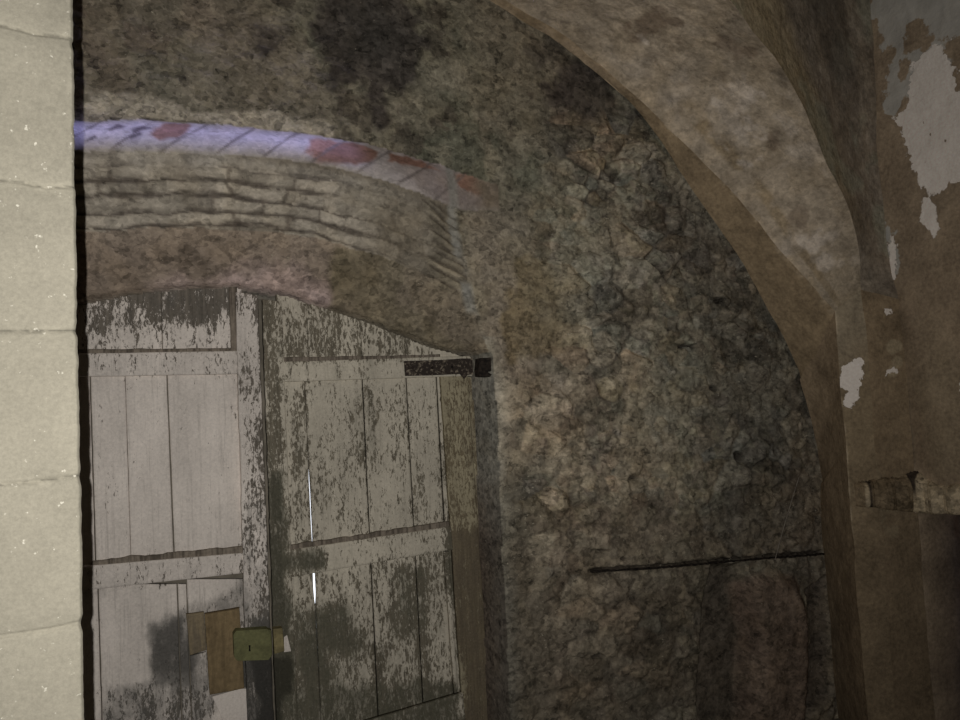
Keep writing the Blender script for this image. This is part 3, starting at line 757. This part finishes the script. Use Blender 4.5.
# ------------------------------------------------------------------ LEFT: the pale block pier close to the camera
def build_left():
    YP = 1.15
    edge_px = [(71.5, -40), (72.5, 20), (72, 36), (70.5, 42), (73, 50), (73.5, 120), (74, 176), (73.5, 184), (75, 190), (76, 260), (76.5, 320), (74.5, 330), (77, 338), (78.5, 400), (79.5, 470), (78, 477), (80.5, 486), (81.5, 560), (82, 615), (79.5, 624), (82, 632), (83, 690), (84, 760)]
    E = XZ(edge_px, YP)
    zs = np.linspace(H-.75, H+.75, 620); order = np.argsort(E[:, 1])
    ex = np.interp(zs, E[order, 1], E[order, 0])+.0011*fbm(zs*60, zs*0, s=5, o=3)
    w = 0.62
    t = np.concatenate([np.linspace(0, .9, 110), np.linspace(.9, 1, 40)[1:]])
    nu, nv = len(zs), len(t)
    X = (ex[:, None]-w)+(w*t)[None, :]; Zg = np.repeat(zs[:, None], nv, 1)
    x = X.ravel(); z = Zg.ravel()
    joints = [[(-150, 18), (0, 24), (35, 33), (60, 36), (75, 38)], [(-150, 172), (0, 180), (25, 182), (45, 187), (75, 186)], [(-150, 331), (0, 331), (40, 331), (80, 330)], [(-150, 497), (0, 485), (40, 481), (82, 475)], [(-150, 660), (0, 637), (50, 630), (84, 622)]]
    n1 = fbm(x*16, z*16, s=501, o=4); n2 = fbm(x*70, z*70, s=502, o=4)
    d = np.full(x.shape, 9.0); jid = np.zeros(x.shape)
    for i, j in enumerate(joints):
        dd = linedist(x, z, XZ(j, YP)); jid = np.where(dd < d, i, jid); d = np.minimum(d, dd)
    d = d+.0016*n2
    groove = sst(.0035, .0005, d)
    soft = sst(.02, .0, d)
    y = YP+.0035*groove+.002*soft+.0025*n1+.0006*n2
    # rounded right edge
    dist = (ex[:, None]-X).ravel()
    y = y+.006*sst(.0035, .0, dist)**2
    T = tone_field(len(x), LIME)*(1+.07*n1)[:, None]
    blk = np.zeros_like(x)
    for i, j in enumerate(joints):
        P = XZ(j, YP); blk = blk+(z < np.interp(x, P[:, 0], P[:, 1]))
    T = T*(1+.07*(_h(blk, blk*0, blk*0, 3)-.5))[:, None]
    T = over(T, .55*sst(.010, .002, d-.004*n2)*sst(-.1, .35, n1+.5*n2), LIME*1.32)
    T = over(T, .8*sst(.0018, .0004, d)*(jid != 4)*sst(-.35, .05, n2+.3*(jid == 2)), LIME*.3)
    V1 = np.stack([x, y, z], 1); F1 = grid_faces(nu, nv)[:, ::-1]
    # side going back (splayed out of sight) and a back
    ns = 12; tt = np.linspace(0, 1, ns)
    Xs = ex[:, None]+(-.16*tt)[None, :]; Ys = (YP+.010)+(.34*tt)[None, :]
    Ys = np.repeat(Ys, nu, 0); Ys[:, 0] = y.reshape(nu, nv)[:, -1]
    Xs = Xs-.004*np.minimum(tt*8, 1)[None, :]
    V2 = np.stack([Xs.ravel(), Ys.ravel(), np.repeat(zs[:, None], ns, 1).ravel()], 1)
    F2 = grid_faces(nu, ns, len(V1))[:, ::-1]
    T2 = tone_field(len(V2), LIME*.9)
    # plain blocks continuing to floor and vault, out of frame
    V = np.vstack([V1, V2]); Fc = np.vstack([F1, F2]); TT = np.vstack([T, T2])
    me = mesh_np('wall_left', V, Fc, True, {'tone': np.clip(TT, .01, .8)})
    return link('wall_left', me, M_lime, kind='structure', label='pale limestone block pier standing close by on the left', cat='wall')
LIME = np.array([.213, .195, .153])
wall_left = build_left()

# ------------------------------------------------------------------ DOORS
def wear_fields(x, z):
    """how far paint has flaked / how stained it is, over the face of the doors"""
    n = fbm(x*6, z*3, s=601, o=4); n2 = fbm(x*18, z*8, s=602, o=3)
    w = np.full(x.shape, .20)+.12*n+.06*n2
    s = np.full(x.shape, .12)+.18*n
    def zone(pts, wv=None, sv=None, soft=.05, jag=.05):
        nonlocal w, s
        m = sst(soft, -soft, sdf(x, z, XZ(pts, YD))+jag*n+.02*n2)
        if wv is not None: w = w*(1-m)+wv*m
        if sv is not None: s = s*(1-m)+sv*m
    # rails
    for rl in ([(60, 352), (244, 350), (244, 376), (60, 378)], [(60, 568), (248, 550), (248, 576), (60, 600)], [(280, 360), (440, 356), (440, 379), (280, 382)], [(286, 548), (450, 524), (452, 552), (288, 578)]):
        zone(rl, .36, .28, .006, .02)
    zone([(288, 548), (330, 540), (332, 570), (290, 576)], .55, .75, .02)
    # upper panel, left leaf: bare at the top, painted lower down
    zone([(80, 270), (236, 270), (236, 352), (80, 352)], .56, .2, .02)
    zone([(80, 335), (236, 325), (236, 356), (80, 356)], .40, .1, .03)
    zone([(120, 275), (238, 275), (238, 315), (160, 318)], .72, .38, .03)
    # meeting stiles
    zone([(238, 290), (282, 290), (284, 440), (240, 440)], .46, .1, .01)
    zone([(240, 420), (286, 420), (292, 600), (246, 600)], .55, .18, .03)
    zone([(258, 290), (284, 290), (292, 730), (264, 730)], .62, .35, .01)
    zone([(246, 590), (298, 590), (300, 740), (246, 740)], .66, .75, .03)
    zone([(243, 500), (266, 500), (270, 620), (246, 620)], .48, .45, .02)
    zone([(245, 655), (296, 650), (300, 760), (246, 760)], .75, 1.15, .015, .03)
    zone([(268, 470), (292, 470), (296, 660), (270, 660)], .62, .8, .01, .03)
    zone([(236, 656), (250, 650), (262, 700), (248, 740), (240, 690)], .6, .8, .02)
    # left leaf lower panel stain
    zone([(158, 612), (190, 600), (240, 590), (240, 640), (205, 720), (120, 740), (100, 690), (150, 680)], .36, .62, .04)
    zone([(150, 625), (185, 612), (190, 680), (160, 690)], .3, .85, .03)
    zone([(100, 690), (200, 690), (200, 740), (95, 740)], .5, .62, .05)
    # right leaf
    zone([(283, 380), (440, 375), (450, 530), (290, 550)], .42, .24, .03)
    zone([(283, 290), (345, 300), (440, 350), (440, 362), (283, 362)], .52, .25, .03)
    zone([(345, 385), (375, 385), (385, 470), (352, 480)], .52, .40, .03)
    zone([(283, 390), (305, 390), (315, 545), (290, 550)], .50, .30, .02)
    zone([(290, 575), (450, 550), (462, 700), (395, 715), (295, 730)], .46, .25, .03)
    zone([(290, 610), (345, 600), (370, 660), (335, 700), (300, 740)], .66, .72, .05)
    zone([(395, 570), (430, 565), (435, 640), (400, 660)], .62, .55, .04)
    zone([(340, 660), (420, 640), (450, 700), (360, 740)], .52, .35, .04)
    zone([(436, 372), (500, 372), (510, 540), (446, 540)], .50, .35, .03)
    zone([(470, 372), (510, 372), (520, 560), (478, 560)], .5, .55, .02)
    zone([(448, 530), (500, 530), (510, 740), (458, 740)], .70, .60, .03)
    zone([(400, 355), (490, 350), (490, 380), (400, 382)], .42, .3, .02)
    zone([(280, 690), (460, 680), (470, 760), (280, 760)], .6, .7, .02)
    return np.clip(w, 0, 1), np.clip(s, 0, 1)

def slab(name, quad, yf, th, mat, parent, jag=.0009, top=None, Yq=YD, label=None, bev=.0022, seed=0, cell=.012, edge_l=None, edge_r=None):
    """a board: its face is the quad (top-left, top-right, bottom-right, bottom-left); front at yf, thickness th.
    top: optional function X -> Z clipping the head of the board; edge_l / edge_r: offset of the long edges along the height."""
    q = XZ(quad, Yq) if not isinstance(quad, np.ndarray) else quad
    L = max(np.linalg.norm(q[0]-q[3]), .01); W = max(np.linalg.norm(q[0]-q[1]), .01)
    nu = max(3, int(L/cell)+2); nw = max(3, int(W/cell)+2)
    u = np.concatenate([[0, min(.3, bev/L)], np.linspace(0, 1, nu)[1:-1], [1-min(.3, bev/L), 1]]); u = np.unique(np.clip(u, 0, 1))
    v = np.concatenate([[0, min(.3, bev/W)], np.linspace(0, 1, nw)[1:-1], [1-min(.3, bev/W), 1]]); v = np.unique(np.clip(v, 0, 1))
    nu, nw = len(u), len(v)
    uu, vv = np.meshgrid(u, v, indexing='ij')
    le = q[0][None, None, :]*(1-uu[..., None])+q[3][None, None, :]*uu[..., None]
    re = q[1][None, None, :]*(1-uu[..., None])+q[2][None, None, :]*uu[..., None]
    P = le*(1-vv[..., None])+re*vv[..., None]
    X = P[..., 0]; Z = P[..., 1]
    dl = jag*fbm(Z*22, Z*0+seed*3.7, s=seed, o=3); dr = jag*fbm(Z*22, Z*0+seed*5.1+9, s=seed+1, o=3)
    if edge_l is not None: dl = dl+edge_l(Z)
    if edge_r is not None: dr = dr+edge_r(Z)
    X = X+dl*(1-vv)+dr*vv
    Z = Z+jag*fbm(X*22, X*0+seed*2.3, s=seed+2, o=3)*((uu < .001)*1.0+(uu > .999))
    if top is not None:
        Zt = top(X); q3 = P[-1:, :, 1]
        Z = q3+(Z-q3)*np.clip((Zt-q3)/(P[:1, :, 1]-q3), 0, 5)
    rim = (uu < 1e-6) | (uu > 1-1e-6) | (vv < 1e-6) | (vv > 1-1e-6)
    Yv = yf+np.where(rim, bev, 0)+.0015*fbm(X*9, Z*3, s=seed+4, o=3)
    front = np.stack([X.ravel(), Yv.ravel(), Z.ravel()], 1)
    n = nu*nw
    back = front.copy(); back[:, 1] = yf+th
    V = np.vstack([front, back])
    Ff = grid_faces(nu, nw); Fb = Ff[:, ::-1]+n
    ring = [i*nw for i in range(nu)]+[(nu-1)*nw+j for j in range(1, nw)]+[i*nw+nw-1 for i in range(nu-2, -1, -1)]+[j for j in range(nw-2, 0, -1)]
    ring = np.array(ring); nx = np.roll(ring, -1)
    Fs = np.stack([ring, ring+n, nx+n, nx], 1)
    Fc = np.vstack([Ff, Fb, Fs])
    w, s = wear_fields(V[:, 0], V[:, 2])
    me = mesh_np(name, V, Fc, False, {'wear': w, 'stain': s})
    bm = bmesh.new(); bm.from_mesh(me); bmesh.ops.recalc_face_normals(bm, faces=bm.faces); bm.to_mesh(me); bm.free()
    return link(name, me, mat, parent, label=label)

_hp = XZ([(-60, 318), (86, 296), (130, 287), (190, 281), (238, 280), (290, 289), (330, 302), (380, 319), (440, 346), (475, 362), (520, 372)], YD-.05)
head = lambda X: np.interp(X, _hp[:, 0], _hp[:, 1])+.012

door_l = empty('door_1', tuple(atY(120, 700, YD)*np.array([1, 1, 0])), kind='structure', label='left door leaf, pale flaking paint, with lock and ochre board', cat='door')
door_r = empty('door_2', tuple(atY(400, 700, YD)*np.array([1, 1, 0])), kind='structure', label='right door leaf, flaking cream paint, with rusty strap hinge and light through a crack', cat='door')
B = 20
ZB = 1250      # foot of the door, below the frame
# ---- left leaf boards
def Lb(x0t, x1t, x0b, x1b, yt, yb, seed, **k):
    slab('panel_board', [(x0t, yt), (x1t, yt), (x1b, yb), (x0b, yb)], YD+.012, .018, M_paint, door_l, seed=seed, **k)
# upper panel (two boards)
Lb(20, 160.5, 20, 162, 270, 358, 1, top=head); Lb(161.2, 242, 162.8, 243, 270, 358, 2, top=head)
# middle panel
Lb(22, 89, 28, 95, 370, 572, 3); Lb(90.2, 124.6, 96.2, 131, 370, 572, 4); Lb(124.9, 166.2, 131.3, 174, 370, 570, 5); Lb(167.4, 243, 175.2, 250, 370, 565, 6)
# lower panel
Lb(28, 97, 42, 117, 585, ZB, 7); Lb(98.2, 176.5, 118, 200, 585, ZB, 8); Lb(177.8, 186, 201, 212, 585, ZB, 9); Lb(187, 252, 213, 290, 580, ZB, 10)
slab('rail', [(10, 355), (244, 351), (244, 374), (10, 378)], YD-.012, .024, M_paint, door_l, seed=21)
slab('rail', [(10, 572), (248, 552), (248, 572), (10, 598)], YD-.012, .024, M_paint, door_l, seed=22)
slab('stile', [(235, 293), (257, 296), (293, ZB), (262, ZB)], YD-.024, .036, M_paint, door_l, seed=23, jag=.003)
slab('stile', [(-55, 318), (-12, 310), (20, ZB), (-30, ZB)], YD-.012, .024, M_paint, door_l, seed=24)
# bevelled moulding edge beside the stile on the top and middle panels
slab('moulding', [(229, 284), (237, 284), (238, 352), (231, 350)], YD-.002, .014, M_wood_and_shade, door_l, seed=25, label='dark bare moulding')
slab('moulding', [(237.5, 376), (240.5, 376), (247, 552), (244, 553)], YD+.000, .012, M_paint, door_l, seed=26)
slab('moulding', [(92, 560.5), (245, 546), (246, 553), (92, 570)], YD-.004, .016, M_wood_and_shade, door_l, seed=27, jag=.006, label='dark moulding strip with ledge shadow and dirt in its colour')  # ledge shadow and dirt above the rail, added as a dark strip
slab('moulding', [(10, 350), (236, 348), (236, 353), (10, 356)], YD-.004, .016, M_wood_and_shade, door_l, seed=28, jag=.003, label='dark moulding strip with ledge shadow and dirt in its colour')
# ---- right leaf boards
def Rb(x0t, x1t, x0b, x1b, yt, yb, seed, yb2=None, yt2=None, **k):
    yb2 = yb if yb2 is None else yb2; yt2 = yt if yt2 is None else yt2
    slab('panel_board', [(x0t, yt), (x1t, yt2), (x1b, yb2), (x0b, yb)], YD+.012, .018, M_paint_r, door_r, seed=seed, **k)
zz = lambda y: float(atY(312, y, YD)[2])
z1, z2, z3, z4, z5, z6 = zz(466), zz(541), zz(566), zz(606), zz(612), zz(664)
def crack(Z):
    """the shrunken joint that lets daylight through"""
    def lens(a, b, wd): return wd*np.sqrt(np.clip(1-((Z-(a+b)/2)/((b-a)/2))**2, 0, 1))
    return lens(z2-.02, z1, .0034)+lens(z4, z3+.02, .0085)+lens(z6, z5, .0012)
Rb(276, 306.5, 279, 309.5, 290, 365, 31, top=head); Rb(307.0, 361, 310, 363, 300, 365, 32, top=head); Rb(361.8, 406, 363.6, 407, 320, 365, 33, top=head); Rb(406.8, 480, 407.6, 482, 340, 365, 34, top=head)
CXb = 348
Rb(276, 304.6, 320, CXb-.6, 372, ZB, 35, edge_r=lambda Z: -crack(Z)*.45)
Rb(305.0, 362.2, CXb-.2, 404, 372, ZB, 36, edge_l=lambda Z: crack(Z)*.55)
Rb(363.4, 406.4, 405, 452, 372, ZB, 37); Rb(407.4, 436.4, 453, 485, 370, ZB, 38); Rb(437.8, 452, 486, 500, 368, ZB, 39)
slab('rail', [(279, 362), (472, 356), (472, 376), (279, 382)], YD-.010, .022, M_paint_r, door_r, seed=41)
slab('rail', [(286, 550), (450, 526), (452, 549), (288, 577)], YD-.012, .024, M_paint_r, door_r, seed=42)
slab('rail', [(292, 742), (462, 692), (468, 760), (296, 815)], YD-.012, .024, M_paint_r, door_r, seed=43, label='dark bare bottom rail')
slab('stile', [(262, 300), (281, 302), (318, ZB), (294, ZB)], YD-.010, .034, M_paint_r, door_r, seed=44, jag=.003)
slab('hanging_stile', [(440, 374), (467, 376), (528, ZB), (498, ZB)], YD-.008, .020, M_stile, door_r, seed=45, jag=.003, label='yellowish bare hanging stile')
slab('hanging_stile', [(467.6, 377), (482, 378), (541, ZB), (529, ZB)], YD-.002, .020, M_stile, door_r, seed=46)
slab('moulding', [(284, 546), (448, 521.5), (449, 527), (286, 553)], YD-.004, .016, M_wood_and_shade, door_r, seed=48, jag=.006, label='dark moulding strip with ledge shadow and dirt in its colour')  # dark strip carrying the shadow and dirt along this rail
slab('moulding', [(281, 357.5), (440, 354.5), (440, 358), (281, 362.5)], YD-.004, .016, M_wood_and_shade, door_r, seed=49, jag=.003, label='dark moulding strip with ledge shadow and dirt in its colour')
# framed right edge of the lower panel
slab('moulding', [(444, 552), (448.5, 551), (458, 690), (454, 692)], YD-.004, .016, M_paint_r, door_r, seed=47)

# ---- lock, boards and keeper
def prism(name, pts, yf, th, mat, parent, Yq=YD, bev=.003, label=None):
    q = XZ(pts, Yq)
    bm = bmesh.new()
    a = [bm.verts.new((p[0], yf, p[1])) for p in q]; f = bm.faces.new(a)
    r = bmesh.ops.extrude_face_region(bm, geom=[f])
    for v in r['geom']:
        if isinstance(v, bmesh.types.BMVert): v.co.y += th
    bmesh.ops.recalc_face_normals(bm, faces=bm.faces)
    if bev: bmesh.ops.bevel(bm, geom=[e for e in bm.edges], offset=bev, segments=2, affect='EDGES', profile=.6)
    me = bpy.data.meshes.new(name); bm.to_mesh(me); bm.free()
    return link(name, me, mat, parent, label=label)
slab('board_strip', [(186, 614), (204, 612), (207, 638), (206, 652), ][:2]+[(206.5, 650), (190, 655)], YD-.006, .020, M_card, door_l, seed=51, label='brown wooden strip beside the ochre board')
slab('board_strip', [(190, 656), (206, 652), (208, 690), (193, 698)], YD-.002, .014, M_paint, door_l, seed=52)
slab('lock_board', [(204.5, 613.5), (239, 607.5), (244, 687), (209.5, 693.5)], YD-.016, .028, M_board, door_l, seed=53, bev=.002, label='smooth ochre board behind the lock')
prism('repair_patch', [(212, 696), (240, 688), (246, 688), (248, 740), (232, 740)], YD-.008, .02, M_paint, door_l, bev=.002)
lock = prism('lock_case', [(236, 630), (267, 628), (270, 632), (271, 655), (268, 659), (237, 660), (234, 656), (233, 634)], YD-.062, .040, M_green, door_l, Yq=YD-.05, bev=.0014, label='green painted lock case')
lk = prism('keyhole', [(248.5, 645), (250.5, 645), (250.2, 648), (250.6, 651), (248.6, 651), (249, 648)], YD-.0635, .003, M_hole, lock, Yq=YD-.06, bev=0)
prism('lock_face', [(267.5, 629), (271, 630), (272, 654), (269, 659)], YD-.055, .034, M_green, door_l, Yq=YD-.05, bev=.001)
prism('keeper', [(272.5, 628), (282, 627), (284, 650), (274, 653)], YD-.045, .036, M_brass, door_r, Yq=YD-.03, bev=.003, label='dull brass keeper')
prism('paper_scrap', [(284, 637), (287, 635), (291, 651), (284, 652)], YD-.012, .004, M_paint, door_r, Yq=YD-.01, bev=0, label='torn pale scrap')

# ---- strap hinge and pintle
def strap():
    q = [(404, 361), (440, 360), (462, 358.5), (478, 358.5), (478, 374), (467, 375), (464, 379), (460, 374), (430, 375.5), (405, 376)]
    h = prism('strap_hinge', q, YD-.022, .011, M_rust, door_r, Yq=YD-.015, bev=.0015, label='rusty flat iron strap hinge')
    for px, py in ((412, 368), (432, 368), (452, 367)):
        c = atY(px, py, YD-.02)
        bm = bmesh.new(); bmesh.ops.create_uvsphere(bm, u_segments=12, v_segments=8, radius=.006, matrix=Matrix.Translation((c[0], YD-.023, c[2])))
        me = bpy.data.meshes.new('rivet'); bm.to_mesh(me); bm.free(); link('rivet', me, M_iron, h)
strap()
pin = prism('hinge_pintle', [(480, 358), (491, 357.5), (491.5, 371), (488, 372), (492, 374.5), (490, 377), (480, 376.5), (479, 371)], YW-.012, .05, M_iron, None, Yq=YW-.012, bev=.002)
tag(pin, 'black iron hinge pintle let into the wall corner beside the door', 'hinge pintle')

# ---- iron bar in the wall and the wire above it
def tube(name, pts, rad, mat, jag=0., seg=10, n=90):
    P = resample(pts, n)
    cu = bpy.data.curves.new(name, 'CURVE'); cu.dimensions = '3D'; cu.bevel_depth = rad; cu.bevel_resolution = 3; cu.use_fill_caps = True
    s = cu.splines.new('POLY'); s.points.add(len(P)-1)
    rr = np.random.default_rng(3)
    for i, p in enumerate(P):
        s.points[i].co = (*(p+jag*rr.normal(size=3)), 1); s.points[i].radius = 1+.14*math.sin(i*.45)*(jag > 0)+.10*rr.normal()*(jag > 0)
    o = bpy.data.objects.new(name, cu)
    dg = bpy.data.meshes.new_from_object(o); bpy.data.objects.remove(o); bpy.data.curves.remove(cu)
    dg.name = name; dg.polygons.foreach_set('use_smooth', np.ones(len(dg.polygons), bool))
    return link(name, dg, mat)
bar = tube('iron_bar', P3([(590, 571.5, YW-.008), (630, 569.5, YW-.010), (680, 566, YW-.012), (720, 562, YW-.014), (770, 558, YW-.012), (824, 554, YW-.01)]), .0048, M_iron, .0010)
tag(bar, 'thin black iron bar let horizontally into the rubble wall', 'bar')
M_wire = plain_mat('grey_wire', alb(58, 52, 46, .5), alb(74, 68, 60, .5), 30)
wire = tube('wire', P3([(775, 560, YW-.03), (783, 530, YW-.045), (791, 503, YW-.045), (799, 477, YW-.03)]), .0018, M_wire)
tag(wire, 'thin stiff wire rising from the iron bar up the rubble wall', 'wire')

# ------------------------------------------------------------------ closed room shell (behind the camera too)
def box(name, a, b, mat, **k):
    bm = bmesh.new(); bmesh.ops.create_cube(bm, size=1)
    for v in bm.verts: v.co = Vector([a[i]+(v.co[i]+.5)*(b[i]-a[i]) for i in range(3)])
    me = bpy.data.meshes.new(name); bm.to_mesh(me); bm.free()
    return link(name, me, mat, **k)
box('floor', (-3.0, -2.2, -.2), (3.6, 3.2, 0.0), M_floor, kind='structure', label='earth floor of the cellar', cat='floor')
box('trim_2', (-3.0, -2.2, H+1.98), (3.6, 3.2, H+2.2), M_shell, kind='structure', label='rendered soffit high over the cellar', cat='ceiling')
box('wall_front', (-3.0, -2.4, -.2), (3.6, -2.2, H+2.2), M_shell, kind='structure', label='cellar wall behind the viewer', cat='wall')
box('wall_side', (-3.2, -2.4, -.2), (-3.0, 3.2, H+2.2), M_shell, kind='structure', label='far left cellar wall', cat='wall')
box('trim_3', (3.30, -2.4, -.2), (3.5, 3.2, H+2.2), M_shell, kind='structure', label='solid masonry behind the right wall', cat='wall')
# shell added behind wall and doors to block daylight, open behind the crack only
wx0 = float(atY(298, 500, YD)[0]); wx1 = float(atY(345, 500, YD)[0])
wz1 = float(atY(312, 440, YD)[2]); wz0 = float(atY(312, 690, YD)[2])
bm = bmesh.new()
def addbox(bm, a, b):
    r = bmesh.ops.create_cube(bm, size=1)
    for v in r['verts']: v.co = Vector([a[i]+(v.co[i]+.5)*(b[i]-a[i]) for i in range(3)])
Y0, Y1 = 2.885, 3.1
addbox(bm, (-3.0, Y0, -.2), (wx0, Y1, H+2.2)); addbox(bm, (wx1, Y0, -.2), (3.4, Y1, H+2.2))
addbox(bm, (wx0, Y0, -.2), (wx1, Y1, wz0)); addbox(bm, (wx0, Y0, wz1), (wx1, Y1, H+2.2))
me = bpy.data.meshes.new('daylight_block'); bm.to_mesh(me); bm.free()
link('daylight_block', me, M_shell, kind='structure', label='added backing behind the old doors that keeps daylight out', cat='wall')
# left part of back wall, out of sight behind the block pier
box('wall_back_left', (-3.0, YW, 0), (-.78, YW+.2, H+2.0), M_shell, kind='structure', label='back wall hidden behind the block pier', cat='wall')

# ------------------------------------------------------------------ LIGHT
# hand-held flash just left of the lens
fl = bpy.data.lights.new('flash', 'SPOT'); fo = bpy.data.objects.new('flash', fl); col.objects.link(fo)
fpos = np.array([0, 0, H])-R*.0255
fo.location = fpos
aim = ray(300, 240); fo.rotation_euler = Vector(aim).to_track_quat('-Z', 'Y').to_euler()
fl.energy = 124; fl.spot_size = math.radians(160); fl.spot_blend = 1.0; fl.shadow_soft_size = .0025; fl.color = (1.0, .985, .955)
# cold daylight on the brick ledge: narrow area lamp added above, no slit built
sl = bpy.data.lights.new('daylight_lamp', 'AREA'); so = bpy.data.objects.new('daylight_lamp', sl); col.objects.link(so)
sl.shape = 'RECTANGLE'; sl.size = 1.2; sl.size_y = .045; sl.energy = .40; sl.color = (.46, .48, 1.0); sl.spread = math.radians(9)
so.location = (.06, YW-.05, H+1.93); so.rotation_euler = (math.radians(0), 0, 0)

w = bpy.data.worlds.new('world'); scene.world = w; w.use_nodes = True
w.node_tree.nodes['Background'].inputs[0].default_value = (.9, .93, 1, 1); w.node_tree.nodes['Background'].inputs[1].default_value = 1.6
vs = scene.view_settings
vs.view_transform = 'Standard'; vs.look = 'None'; vs.gamma = 1.0; vs.use_curve_mapping = False; vs.exposure = 0.0
